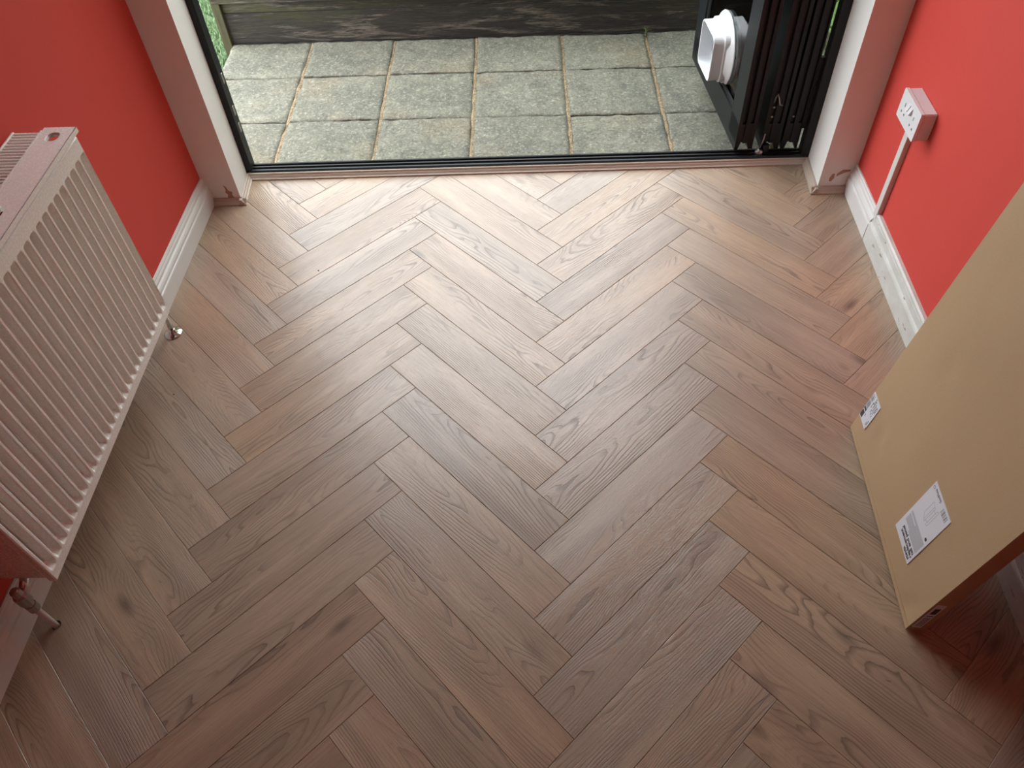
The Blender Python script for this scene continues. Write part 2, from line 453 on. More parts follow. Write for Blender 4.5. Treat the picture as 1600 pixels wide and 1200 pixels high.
RT = math.sqrt(2)
PIPE = (-9.18, -11.50)          # where the near radiator pipe passes through the floor
def plank(a0, a1, b0, b1, ang):
    cs = [(a0, b0), (a1, b0), (a1, b1), (a0, b1)]
    poly = [((a + b) / RT, (a - b) / RT) for a, b in cs]
    for ax, lim, less in ((0, XR - 0.01, True), (0, XL + 0.01, False), (1, 3.05, True), (1, YB + 0.02, False)):
        poly = clip(poly, ax, lim, less)
        if len(poly) < 3: return
    q = []
    for p in poly:
        if not q or (Vector(p) - Vector(q[-1])).length > 0.02: q.append(p)
    if len(q) > 2 and (Vector(q[0]) - Vector(q[-1])).length < 0.02: q.pop()
    if len(q) < 3: return
    if area(q) < 0: q.reverse()
    if area(q) < 0.03: return
    cx, cy = ((a0 + a1) / 2 + (b0 + b1) / 2) / RT, ((a0 + a1) / 2 - (b0 + b1) / 2) / RT
    c, s = math.cos(-ang), math.sin(-ang)
    loc = [(((x - cx) * c - (y - cy) * s) * W, ((x - cx) * s + (y - cy) * c) * W) for x, y in q]
    side = inset(loc, 0.0003); top = inset(loc, 0.0013)
    if side is None or top is None or area(top) <= 0: return
    bm = bmesh.new()
    dz = random.uniform(-0.0001, 0.0001)
    L0 = [bm.verts.new((x, y, -0.009)) for x, y in side]
    L1 = [bm.verts.new((x, y, -0.0010)) for x, y in side]
    L2 = [bm.verts.new((x, y, dz)) for x, y in top]
    n = len(q)
    for A, B in ((L0, L1), (L1, L2)):
        for i in range(n): bm.faces.new((A[i], A[(i + 1) % n], B[(i + 1) % n], B[i]))
    pl = ((PIPE[0] - cx) * c - (PIPE[1] - cy) * s, (PIPE[0] - cx) * s + (PIPE[1] - cy) * c)
    clear = min((Vector(top[(i + 1) % n]) - Vector(top[i])).normalized().cross(Vector((pl[0] * W, pl[1] * W)) - Vector(top[i])) for i in range(n))
    if clear > .10 * W:
        H = [(pl[0] * W + .098 * W * math.cos(6.28319 * k / 20), pl[1] * W + .098 * W * math.sin(6.28319 * k / 20)) for k in range(20)]
        T = [bm.verts.new((x, y, dz)) for x, y in H]; Bt = [bm.verts.new((x, y, -.009)) for x, y in H]
        es = [bm.edges.get((L2[i], L2[(i + 1) % n])) for i in range(n)] + [bm.edges.new((T[k], T[(k + 1) % 20])) for k in range(20)]
        bmesh.ops.triangle_fill(bm, use_beauty=True, edges=es)
        for k in range(20): bm.faces.new((T[k], T[(k + 1) % 20], Bt[(k + 1) % 20], Bt[k]))
        print('pipe hole cut')
    else: bm.faces.new(L2)
    o = obj('plank', bm, M['plank'], floor)
    o.location = (cx * W, cy * W, 0); o.rotation_euler = (0, 0, ang)

for mm in range(-4, 5):
    for k in range(-12, 30):
        a, b = 5 * mm - k, 5 * mm + k
        plank(a, a + 5, b, b + 1, math.pi / 4)
        plank(a - 1, a, b - 4, b + 1, -math.pi / 4)

# --- skirting boards
def skirt(name, x, sgn, y0, y1, prof, mat, label):
    bm = bmesh.new()
    prism(bm, [((x + sgn * d * 1.18) * W, z * W) for d, z in prof], y0 * W, y1 * W, 'y')
    return obj(name, bm, mat, label=label, cat='skirting board', kind='structure')
OGEE = [(-.02, 0), (.15, 0), (.15, .47), (.143, .50), (.118, .515), (.118, .545), (.128, .57), (.126, .61), (.105, .66), (.072, .69), (.064, .71), (.078, .735), (.080, .77), (.066, .80), (.052, .82), (.05, .86), (.03, .89), (-.02, .89)]
OLD = [(-.02, 0), (.15, 0), (.15, .56), (.135, .60), (.10, .62), (.10, .66), (.098, .80), (.09, .83), (.102, .86), (.10, .91), (.07, .95), (-.02, .95)]
skirt('baseboard_left', XL, 1, YB, YN + 0.01, OGEE, M['gloss_white'], 'white moulded skirting board running under the radiator')
skirt('baseboard_right', XR, -1, -0.56, YN + 0.01, OGEE, M['gloss_white'], 'clean short piece of white moulded skirting beside the door pier')
skirt('baseboard_right', XR, -1, YB, -0.60, OLD, M['old_white'], 'chipped older white skirting running behind the cardboard box')

# --- beading round the door bay
def bead(name, p, q, label, inward):
    """scotia bead from p to q on the floor; inward = direction into the room (xy)"""
    p, q, i = Vector(p) * W, Vector(q) * W, Vector(inward).normalized()
    prof = [(-.02, 0), (.16, 0), (.16, .045), (.135, .055), (.115, .075), (.095, .11), (.075, .125), (.06, .17), (.04, .185), (-.02, .185)]
    bm = bmesh.new()
    d = (q - p).normalized()
    A, B = [], []
    for w_, z in prof:
        for L_, base, sg in ((A, p, 1), (B, q, -1)):
            c = base + i * (w_ * W) + d * (w_ * W * sg * 0.0)
            L_.append(bm.verts.new((c.x, c.y, z * W)))
    n = len(prof)
    for k in range(n): bm.faces.new((A[k], A[(k + 1) % n], B[(k + 1) % n], B[k]))
    bm.faces.new(A); bm.faces.new(list(reversed(B)))
    return obj(name, bm, M['bead'], label=label, cat='beading', kind='structure')
bead('trim_1', (-8.93, 2.77), (8.06, 2.98), 'oak-look beading along the foot of the door threshold', (0, -1))
bead('trim_2', (-8.92, 2.74), (-8.79, 1.40), 'oak-look beading on the reveal of the radiator-side pier', (1, 0.06))
bead('trim_3', (-9.62, YN), (-8.64, YN), 'oak-look beading across the front of the radiator-side pier', (0, -1))
bead('trim_4', (8.06, 2.94), (8.0, 1.40), 'oak-look beading on the reveal of the socket-side pier', (-1, 0))
bead('trim_5', (7.85, YN), (8.80, YN), 'oak-look beading across the front of the socket-side pier', (0, -1))

# ------------------------------------------------------------------ folding door
df = thing('door_1', 'anthracite aluminium frame and track of the folding door', 'door frame', (0, 3.1 * W, 0))
df['kind'] = 'structure'
def dpart(name, bm, mat, par=df, smooth=False, label=None):
    """geometry given in world metres; re-based on the parent's location"""
    loc = par.matrix_basis.translation
    bmesh.ops.translate(bm, verts=bm.verts, vec=-loc)
    return obj(name, bm, mat, par, smooth, label)
# threshold: stepped track
bm = bmesh.new()
prism(bm, [(y * W, z * W) for y, z in ((2.76, -.6), (2.76, .20), (2.80, .235), (2.86, .235), (2.89, .15), (2.98, .15), (3.0, .215), (3.05, .215), (3.07, .12), (3.17, .12), (3.19, .19), (3.28, .17), (3.34, .10), (3.34, -.6))], -8.95 * W, 8.08 * W, 'x')
for v in bm.verts: v.co.y += (v.co.x / W + 8.95) / 17.0 * .20 * W      # the frame sits slightly out of square
dpart('threshold', bm, M['alu'])
bm = bmesh.new()
prism(bm, [(x * W, y * W) for x, y in ((-8.99, 2.80), (-8.78, 2.80), (-8.745, 2.83), (-8.745, 2.92), (-8.79, 2.94), (-8.79, 3.08), (-8.81, 3.10), (-8.81, 3.24), (-8.85, 3.26), (-8.85, 3.40), (-8.99, 3.40))], 0, HD * W, 'z')
dpart('jamb', bm, M['alu'])
bm = bmesh.new()
prism(bm, [(x * W, y * W) for x, y in ((8.12, 2.97), (8.12, 3.50), (7.90, 3.50), (7.90, 3.24), (7.84, 3.22), (7.84, 3.02), (7.88, 2.97))], 0, HD * W, 'z')
dpart('jamb', bm, M['alu'])
dpart('head', wbox((-8.99, 2.80, HD - 0.55), (8.10, 3.40, HD + .02), .002), M['alu'])
for z in (1.35, 1.9, 2.9):
    bm = wbox((-8.82, 3.12, z), (-8.80, 3.22, z + .3), .001)
    dpart('keep_plate', bm, M['steel'], label='metal keep plate in the jamb')

def leaf(name, nx, ny, ang, label, flap=False, length=5.62, th=0.54):
    """folding leaf; origin at its lower near left corner, local +y along the leaf, +x its thickness"""
    root = thing(name, label, 'door', (nx * W, ny * W, 0.30 * W), (0, 0, ang), 'leaves of the folding door')
    z1 = HD - 0.95
    st = 0.80
    def add(nm, lo, hi, mat=M['alu'], bev=0.0015, par=root, lab=None):
        return obj(nm, wbox(lo, hi, bev), mat, par, label=lab)
    # stiles: end section with fins and grooves
    prof = [(0, 0), (.10, 0), (.12, .07), (.19, .07), (.21, -.03), (.33, -.03), (.35, .07), (.42, .07), (.44, 0), (th, 0), (th, st), (0, st)]
    for k in (0, 1):
        bm = bmesh.new()
        pr = prof if k == 0 else [(x, length - y) for x, y in prof]
        prism(bm, [(x * W, y * W) for x, y in pr], .24 * W, z1 * W, 'z')
        obj('stile', bm, M['alu'], root)
    # outer skins of the sash drop lower than the hollow between them
    bm = bmesh.new()
    prism(bm, [(x * W, z * W) for x, z in ((0, 0), (.10, 0), (.16, .25), (.34, .25), (.42, 0), (th, 0), (th, .85), (0, .85))], .001, length * W - .001, 'y')
    obj('bottom_rail', bm, M['alu'], root)
    add('top_rail', (0, .02, z1 - .8), (th, length - .02, z1))
    for lo, hi in (((.06, st, .85), (.12, st + .10, z1 - .8)), ((.06, length - st - .10, .85), (.12, length - st, z1 - .8)), ((.06, st + .1, .85), (.12, length - st - .1, .95))):
        add('gasket', lo, hi, M['gasket'], 0)
    add('pane', (.15, st - .05, .80), (.19, length - st + .05, z1 - .75), M['glass'], 0)
    add('pane', (.33, st - .05, .80), (.37, length - st + .05, z1 - .75), M['glass'], 0)
    return root

l1 = leaf('folding_leaf', 5.90, 3.22, 0.103, 'outermost folded door leaf, glazed, with the white pet flap')
l2 = leaf('folding_leaf', 6.66, 3.24, 0.018, 'middle folded door leaf between two other leaves')
l3 = leaf('folding_leaf', 7.27, 3.24, 0.006, 'folded door leaf hinged next to the door jamb', th=0.48)

# hinges, screws and lever on the leaf ends
def end_bits(root, xs, zs):
    for z in zs:
        bm = lathe(bmesh.new(), [(0.0001, 0), (.035 * W, 0), (.03 * W, .015 * W), (0.0001, .02 * W)], 10, (xs * W, 0.045 * W, z * W), (0, -1, 0))
        obj('screw', bm, M['steel'], root)
end_bits(l2, .16, (.75, 1.05, 1.35)); end_bits(l3, .16, (.75, 1.05))
bm = tube(bmesh.new(), [(0.10 * W, -.04 * W, 1.55 * W), (0.10 * W, -.10 * W, 1.75 * W), (0.13 * W, -.11 * W, 1.85 * W), (0.19 * W, -.10 * W, 1.72 * W), (0.26 * W, -.08 * W, 1.50 * W), (.34 * W, -.08 * W, 1.48 * W)], .018 * W, 8)
obj('lever', bm, M['steel'], l2, True, label='small grey release lever')
bm = lathe(bmesh.new(), [(0.0001, 0), (.10 * W, 0), (.12 * W, .05 * W), (.12 * W, .11 * W), (.09 * W, .16 * W), (0.0001, .16 * W)], 14, (-.02 * W, -.06 * W, -.12 * W), (0, 0, 1))
obj('roller', bm, M['steel'], l2, True, label='dark roller carriage in the track')
bm = lathe(bmesh.new(), [(0.0001, 0), (.07 * W, 0), (.09 * W, .03 * W), (.09 * W, .30 * W), (.06 * W, .34 * W), (0.0001, .34 * W)], 14, (.16 * W, -.06 * W, -.12 * W), (0, 0, 1))
obj('roller', bm, M['alu'], l2, True)
bm = tube(bmesh.new(), [(-.02 * W, -.05 * W, .05 * W), (.02 * W, -.07 * W, .3 * W), (.05 * W, -.05 * W, .55 * W)], .02 * W, 8)
obj('pivot_pin', bm, M['steel'], l2, True)
bm = nbox((.47 * W, -.04 * W, .70 * W), (.60 * W, .10 * W, 2.85 * W), .001)
obj('hinge', bm, M['alu'], l3)
end_bits(l3, .52, (1.1, 1.6))

# --- pet flap in the outer leaf (fixed through the glass)
CY, CZ = 2.84, 1.70             # centre along the leaf and above its foot
def ring_shell(bm, secs):
    """secs = list of (x, loop of (y,z)) joined in order; open shell"""
    rr = [[bm.verts.new((x * W, y * W, z * W)) for y, z in lp] for x, lp in secs]
    n = len(rr[0])
    for A, B in zip(rr, rr[1:]):
        for k in range(n): bm.faces.new((A[k], A[(k + 1) % n], B[(k + 1) % n], B[k]))
    return rr
def rr_at(w, h, r): return [(CY + y, CZ + z) for y, z in rrect(w, h, r, 6)]
def circ(r, n=28): # same vertex count as rrect(...,6): 28
    return [(CY + r * math.cos(math.radians(45 * 0 + 360 * (k + .0) / n)), CZ + r * math.sin(math.radians(360 * k / n))) for k in range(n)]
bm = bmesh.new()
ring_shell(bm, [(.05, rr_at(1.44, 1.40, .22)), (-.42, rr_at(1.44, 1.40, .22)), (-.44, rr_at(1.42, 1.38, .21)), (-.44, rr_at(1.36, 1.32, .19)), (-.42, rr_at(1.34, 1.30, .18)), (.05, rr_at(1.32, 1.28, .18)), (.05, rr_at(1.44, 1.40, .22))])
pf = obj('pet_flap', bm, M['plastic'], l1, label='white plastic tunnel pet flap fixed through the glass')
bm = bmesh.new()
ring_shell(bm, [(.10, rr_at(1.56, 1.52, .27)), (-.10, rr_at(1.56, 1.52, .27)), (-.12, rr_at(1.52, 1.48, .26)), (-.12, rr_at(1.42, 1.38, .22)), (.10, rr_at(1.42, 1.38, .22)), (.10, rr_at(1.56, 1.52, .27))])
obj('collar', bm, M['plastic'], pf)
def flange(x0, x1, r):
    bm = bmesh.new()
    lathe(bm, [(.68 * W, 0), (r * W, 0), ((r + .02) * W, -.02 * W), (r * W, -.05 * W), (.93 * W, -.12 * W), (.86 * W, -.20 * W), (.68 * W, -.20 * W)], 40, (x0 * W, CY * W, CZ * W), (1, 0, 0))
    # keep the middle open
    for f in [f for f in bm.faces if len(f.verts) > 10]: bm.faces.remove(f)
    return bm
obj('flange', flange(.15, 0, 1.07), M['plastic'], pf, True, label='round white fixing ring against the glass')
obj('flange', flange(.46, 0, 1.05), M['plastic'], pf, True)
bm = bmesh.new()
ring_shell(bm, [(.37, rr_at(1.60, 1.56, .3)), (.62, rr_at(1.60, 1.56, .3)), (.62, rr_at(1.40, 1.36, .2)), (.37, rr_at(1.40, 1.36, .2))])
obj('inner_frame', bm, M['plastic'], pf)
obj('flap', wbox((.0, CY - .60, CZ - .58), (.03, CY + .60, CZ + .60), .002), M['smoke_plastic'], pf, label='hinged translucent flap panel')
obj('flap_catch', wbox((-.10, CY - .12, CZ - .64), (-.02, CY + .12, CZ - .50), .002), M['plastic'], pf)
bm = lathe(bmesh.new(), [(.0001, 0), (.05 * W, 0), (.05 * W, .04 * W), (.0001, .05 * W)], 12, (-.06 * W, (CY - .22) * W, (CZ - .42) * W), (-1, 0, 0))
obj('knob', bm, M['plastic'], pf)
obj('flap_rib', wbox((-.05, CY + .05, CZ - .55), (0, CY + .12, CZ + .58), .001), M['plastic'], pf)

# ------------------------------------------------------------------ outside
PZ = -0.60                      # patio level
lawn_z = PZ - 1.25
obj('ground', wbox((-60, 3.4, lawn_z - 2), (60, 70, lawn_z - .02)), M['turf'], label='green artificial lawn below the patio edge', cat='lawn', kind='structure')
cols = [-15.22, -12.02, -8.76, -5.50, -2.28, 1.00, 4.23, 7.45, 10.68]
rows = [3.72, 6.86, 9.87, 12.52]
patio = obj('patio', wbox((-12.0, 3.42, lawn_z - .3), (13.8, 12.5, PZ - .16)), M['bed'], label='grey concrete paved patio outside the folding door', cat='patio', kind='structure')
def jx(c, y): return c - 0.03 * (y - 8.0)
rs = random.Random(3)
def slab(c0, c1, r0, r1, seed):
    gx, gy, jv, jh = 24, 22, .06, .032
    off = Vector((seed * 3.7, seed * 1.3, 0))
    tilt = (rs.uniform(-.012, .012), rs.uniform(-.012, .012), rs.uniform(-.015, .015))
    bm = bmesh.new(); g = []
    for j in range(gy + 1):
        row = []
        for i in range(gx + 1):
            u, v = i / gx, j / gy
            y = r0 + jh + (r1 - r0 - 2 * jh) * v
            xa, xb = jx(c0, y) + jv, jx(c1, y) - jv
            x = xa + (xb - xa) * u
            P = Vector((x, y, 0))
            edge = min(u * 3.2, (1 - u) * 3.2, v * 3.0, (1 - v) * 3.0)
            wob = noise.noise(P * 2.6 + off) * .035 + noise.noise(P * 8 + off) * .015
            if i in (0, gx): x += wob
            if j in (0, gy): y += noise.noise(P * 3.1 - off) * .035 + noise.noise(P * 9 - off) * .015
            h = .03 * noise.noise(P * 0.9 + off) + .030 * noise.noise(P * 2.7 + off * 2) + .012 * noise.noise(P * 8 + off)
            h += -.035 * max(0.0, 1 - edge / .10) + tilt[0] * (u - .5) * 3 + tilt[1] * (v - .5) * 3 + tilt[2]
            row.append(bm.verts.new((x * W, y * W, (PZ + h) * W)))
        g.append(row)
    for j in range(gy):
        for i in range(gx):
            bm.faces.new((g[j][i], g[j][i + 1], g[j + 1][i + 1], g[j + 1][i]))
    ring = [g[0][i] for i in range(gx + 1)] + [g[j][gx] for j in range(1, gy + 1)] + [g[gy][i] for i in range(gx - 1, -1, -1)] + [g[j][0] for j in range(gy - 1, 0, -1)]
    low = [bm.verts.new((v.co.x, v.co.y, (PZ - .30) * W)) for v in ring]
    n = len(ring)
    for k in range(n): bm.faces.new((ring[k], low[k], low[(k + 1) % n], ring[(k + 1) % n]))
    o = obj('paving_slab', bm, M['slab'], patio)
    for p in o.data.polygons[:gx * gy]: p.use_smooth = True
sd = 0
for c in range(1, len(cols) - 1):
    for r_ in range(3):
        sd += 1
        slab(cols[c], cols[c + 1], rows[r_], rows[r_ + 1], sd)
for c in cols[2:-1]:
    bm = bmesh.new(); n = 60; A = []
    for k in range(n + 1):
        y = 3.5 + (12.5 - 3.5) * k / n; x = jx(c, y) + .012 * noise.noise(Vector((c, y * 2, 0)))
        w_ = .078 + .03 * noise.noise(Vector((y * 2.3, c, 3))); z = PZ - .065 + .06 * noise.noise(Vector((y * 1.3, c, 9)))
        A.append([bm.verts.new(((x + s_ * w_) * W, y * W, (z + dz_) * W)) for s_, dz_ in ((-1, -.10), (-.8, .0), (0, .02), (.8, .0), (1, -.10))])
    for a, b in zip(A, A[1:]):
        for k in range(4): bm.faces.new((a[k], a[k + 1], b[k + 1], b[k]))
    obj('mortar_joint', bm, M['sand'], patio, label='sandy mortar joint')

# --- low board fence at the patio edge
fc = thing('board_fence', 'low weathered board fence with a green-tinged corner post at the patio edge', 'fence', (-12.3 * W, 12.7 * W, lawn_z * W))
def fpart(name, lo, hi, mat, bev=.002):
    bm = wbox(lo, hi, bev)
    c = Vector([(a + b) / 2 * W for a, b in zip(lo, hi)])
    bmesh.ops.translate(bm, verts=bm.verts, vec=-c)
    o = obj(name, bm, mat, fc); o.location = c - fc.location
zb = [-.62, .57, 1.72, 2.87, 4.0]
for k in range(4):
    fpart('board', (-12.25, 12.56 + .02 * (k % 2), zb[k] + .012), (10.3, 12.78, zb[k + 1] - .012), M['fence'], .003)
fpart('board', (-12.25, 12.58, -1.8), (10.3, 12.78, -.64), M['fence'], .003)
fpart('post', (-12.46, 12.38, lawn_z), (-12.12, 12.82, 4.2), M['post'], .003)
fpart('rail', (-12.40, 12.36, 1.02), (10.3, 12.56, 1.50), M['fence'], .003)
fpart('cap', (-12.5, 12.3, 4.0), (10.3, 12.95, 4.18), M['fence'], .003)

# --- dry leaf litter on the slabs under the folded leaves
bm = bmesh.new(); rl = random.Random(21)
for _ in range(26):
    p = Vector((rl.gauss(0, .014), rl.gauss(0, .012), abs(rl.gauss(.006, .006))))
    d = Vector((rl.uniform(-1, 1), rl.uniform(-1, 1), rl.uniform(-.1, .9))).normalized(); nn = d.orthogonal().normalized(); sd_ = d.cross(nn) * .007
    a, b, c, e = bm.verts.new(p), bm.verts.new(p + d * .012 + sd_ + nn * .002), bm.verts.new(p + d * .024), bm.verts.new(p + d * .012 - sd_ + nn * .002)
    bm.faces.new((a, b, c)); bm.faces.new((a, c, e))
o = obj('leaf_litter', bm, M['litter'], label='pale dry leaf litter on the slab under the folded door', cat='leaves')
o.location = (7.72 * W, 4.75 * W, (PZ + .02) * W)

# --- turf blades beyond the post
bm = bmesh.new()
rb = random.Random(11)
for _ in range(26000):
    x = rb.uniform(-19.0, -12.05); y = rb.uniform(9.5, 30)
    if x > -12.75 and y > 12.1: continue
    a = rb.uniform(0, 6.28); h = rb.uniform(.12, .26); w_ = .05; lx, ly = rb.uniform(-.14, .14), rb.uniform(-.14, .14)
    v = [bm.verts.new(((x - w_ * math.cos(a)) * W, (y - w_ * math.sin(a)) * W, (lawn_z - .03) * W)),
         bm.verts.new(((x + w_ * math.cos(a)) * W, (y + w_ * math.sin(a)) * W, (lawn_z - .03) * W)),
         bm.verts.new(((x + lx) * W, (y + ly) * W, (lawn_z + h) * W))]
    bm.faces.new(v)
obj('turf_blades', bm, M['blade'], label='short bright green artificial grass blades beyond the fence post', cat='grass', kind='stuff')

# --- plants: shade foliage added beside the jamb, and a weed
def leaf_mesh(bm, p, d, n_, L, w_):
    s = d.cross(n_).normalized() * w_
    a = bm.verts.new(p); b = bm.verts.new(p + d * L * .45 + s); c = bm.verts.new(p + d * L); e = bm.verts.new(p + d * L * .45 - s)
    f = bm.verts.new(p + d * L * .5 + n_ * w_ * .25)
    for q in ((a, b, f), (b, c, f), (c, e, f), (e, a, f)): bm.faces.new(q)
def plant(name, label, cat, base, h, rad, n, size, seed, mat):
    rp = random.Random(seed)
    root = thing(name, label, cat, base)
    bm = bmesh.new()
    for k in range(6):
        a = rp.uniform(0, 6.28)
        tube(bm, [(0, 0, 0), (rad * .3 * math.cos(a), rad * .3 * math.sin(a), h * .5), (rad * .6 * math.cos(a), rad * .6 * math.sin(a), h * .9)], size * .08, 5)
    obj('stems', bm, M['post'], root)
    bm = bmesh.new()
    for _ in range(n):
        a = rp.uniform(0, 6.28); q = math.sqrt(rp.random()) * rad; z = h * rp.uniform(.05, 1)
        p = Vector((q * math.cos(a), q * math.sin(a), z))
        d = Vector((rp.uniform(-1, 1), rp.uniform(-1, 1), rp.uniform(-.4, .7))).normalized()
        leaf_mesh(bm, p, d, d.orthogonal().normalized(), size * rp.uniform(.6, 1.2), size * .28)
    o = obj('foliage', bm, mat, root); o['kind'] = 'stuff'
# foliage shows as a sliver; height and length added to shade the left wall
hg = thing('shade_hedge', 'tall leafy greenery beside the door jamb, added as shade beyond its visible sliver', 'shade_hedge', (13.5 * W, 20 * W, lawn_z * W))
bm = wbox((-2.4, -14.5, 0.0), (2.4, 26, 24.0)); obj('core', bm, M['leaf'], hg)
bm = bmesh.new(); rh = random.Random(4)
for _ in range(9000):
    f = rh.random()
    y = -14.8 + 41 * rh.random() ** 1.6; z = rh.uniform(.3, 24.3)
    if f < .55: p = Vector((-2.45 - rh.uniform(0, .35), y, z)); d0 = Vector((-1, 0, .3))
    elif f < .8: p = Vector((rh.uniform(-2.6, 2.4), -14.6 - rh.uniform(0, .3), z)); d0 = Vector((0, -1, .3))
    else: p = Vector((rh.uniform(-2.6, 2.6), y, 24.0 + rh.uniform(0, .4))); d0 = Vector((0, 0, 1))
    d = (d0 + Vector((rh.uniform(-1, 1), rh.uniform(-1, 1), rh.uniform(-1, 1)))).normalized()
    leaf_mesh(bm, p * W, d, d.orthogonal().normalized(), rh.uniform(.035, .06), rh.uniform(.010, .016))
o = obj('foliage', bm, M['leaf'], hg); o['kind'] = 'stuff'
plant('weed', 'tiny green weed at the foot of the fence in a paving joint', 'weed', (4.12 * W, 12.22 * W, (PZ - .05) * W), .045, .014, 40, .012, 8, M['leaf'])

# ------------------------------------------------------------------ radiator
RX, RY0, RY1, RZ0, RZ1 = -8.65, -11.22, -4.34, 1.33, 6.03
rad = thing('radiator', 'white ribbed panel radiator with top grille on the red wall', 'radiator', (RX * W, (RY0 + RY1) / 2 * W, RZ0 * W))
def rp_(name, bm, mat=M['enamel'], par=None, smooth=False, label=None):
    bmesh.ops.translate(bm, verts=bm.verts, vec=-rad.location)
    return obj(name, bm, mat, par or rad, smooth, label)
# ribbed front: height field
def ribbed():
    pitch, n = .2625, 26
    m_y = ((RY1 - RY0) - pitch * n) / 2
    ys = [(RY0, 0), (RY0 + .015, .03)]
    prof = [(.00, 1), (.14, 1), (.22, .9), (.38, .1), (.46, 0), (.70, 0), (.78, .1), (.92, .9)]
    cols_ = [(RY0 + .02, 1.0), ]
    for k in range(n):
        for t_, h in prof: cols_.append((RY0 + m_y + (k + t_) * pitch, h))
    cols_.append((RY1 - .02, 1.0))
    zr = [(RZ0 + .02, 0.), (RZ0 + .22, 0.), (RZ0 + .25, .15), (RZ0 + .30, .65), (RZ0 + .36, 1.), (RZ1 - .42, 1.), (RZ1 - .37, .65), (RZ1 - .33, .15), (RZ1 - .30, 0), (RZ1 - .02, 0)]
    D = .14
    bm = bmesh.new(); g = []
    for z, a in zr:
        g.append([bm.verts.new(((RX - D * a * (1 - h)) * W, y * W, z * W)) for y, h in cols_])
    for A, B in zip(g, g[1:]):
        for i in range(len(A) - 1): bm.faces.new((A[i], A[i + 1], B[i + 1], B[i]))
    ring = g[0] + [r_[-1] for r_ in g[1:]] + list(reversed(g[-1]))[1:] + [r_[0] for r_ in reversed(g[1:-1])]
    def shrink(v, dx, e):
        y = v.co.y; z = v.co.z
        y2 = min(max(y, RY0 * W), RY1 * W)
        if y < (RY0 + .03) * W: y2 = RY0 * W + e
        if y > (RY1 - .03) * W: y2 = RY1 * W - e
        z2 = z
        if z < (RZ0 + .03) * W: z2 = RZ0 * W + e
        if z > (RZ1 - .03) * W: z2 = RZ1 * W - e
        return bm.verts.new(((RX - dx) * W, y2, z2))
    n_ = len(ring)
    prev = ring
    for dx, e in ((.02, 0.0), (.14, 0.0)):
        cur = [shrink(v, dx, e) for v in ring]
        for k in range(n_): bm.faces.new((prev[k], prev[(k + 1) % n_], cur[(k + 1) % n_], cur[k]))
        prev = cur
    bm.faces.new(prev)
    return bm
rp_('front_panel', ribbed(), smooth=False)
# back of the panel, convector, ends
bm = bmesh.new()
for k in range(56):
    y = RY0 + .25 + k * .1015
    box(bm, (-9.10 * W, y * W, (RZ0 + .2) * W), (-8.79 * W, (y + .014) * W, (RZ1 - .25) * W))
o = rp_('convector_fins', bm); o['kind'] = 'stuff'
TZ = 6.22
for ya, yb, zt in ((RY0, RY0 + .06, TZ - .05), (RY1 - .06, RY1, TZ - 1.5)):
    rp_('side_panel', wbox((-9.72, ya, RZ0 + .10), (-8.79, yb, zt), .002))
rp_('top_channel', wbox((-8.79, RY0 + .03, RZ1 - .10), (-8.70, RY1 - .03, RZ1 + .02), .001))
# flat top plate with slotted hole
hx, hy = -8.90, -4.66
hole = [((hx + a) * W, (hy + b) * W) for a, b in rrect(.23, .29, .10, 6)]
bm = plate_with_holes([(-9.20 * W, (RY0 + .02) * W), (-8.575 * W, (RY0 + .02) * W), (-8.575 * W, (RY1 + .02) * W), (-9.20 * W, (RY1 + .02) * W)], [hole, [((-8.885 + a) * W, (-7.22 + b) * W) for a, b in rrect(.045, .74, .018, 2)]], .0015)
bmesh.ops.translate(bm, verts=bm.verts, vec=(0, 0, TZ * W))
tp = rp_('top_plate', bm)
rp_('plate_lip', wbox((-8.587, RY0 + .02, TZ - .10), (-8.573, RY1 + .02, TZ), 0), par=tp)
rp_('plate_edge', wbox((-9.22, RY0 + .02, TZ - .09), (-9.20, RY1 - .08, TZ + .012), 0), par=tp)
bm = bmesh.new()
ring = [((hx + a) * W, (hy + b) * W) for a, b in rrect(.23, .29, .10, 6)]
ring2 = [((hx + a) * W, (hy + b) * W) for a, b in rrect(.30, .36, .14, 6)]
A = [bm.verts.new((x, y, (TZ - .07) * W)) for x, y in ring]; B = [bm.verts.new((x, y, (TZ + .012) * W)) for x, y in ring]; C_ = [bm.verts.new((x, y, TZ * W + .0002)) for x, y in ring2]
for P_, Q_ in ((A, B), (B, C_)):
    for k in range(len(A)): bm.faces.new((P_[k], P_[(k + 1) % len(A)], Q_[(k + 1) % len(A)], Q_[k]))
rp_('hole_rim', bm, par=tp, smooth=True)
gr = rp_('grille_rail', wbox((-9.77, RY0 + .02, TZ - .06), (-9.72, RY1 - .12, TZ + .01), .001))
slat_bm = nbox((-.265 * W, -.014 * W, -.11 * W), (.265 * W, .014 * W, 0))
sme = None
for k in range(72):
    y = RY1 - .16 - k * .094
    if sme is None:
        s_ = obj('slat', slat_bm, M['enamel'], rad); sme = s_.data
    else:
        s_ = link('slat', sme, rad)
    s_.location = Vector((-9.46 * W, y * W, TZ * W)) - rad.location
rp_('clip', wbox((-9.00, -7.60, TZ), (-8.91, -6.75, TZ + .05), .002), label='raised clip on the top plate')
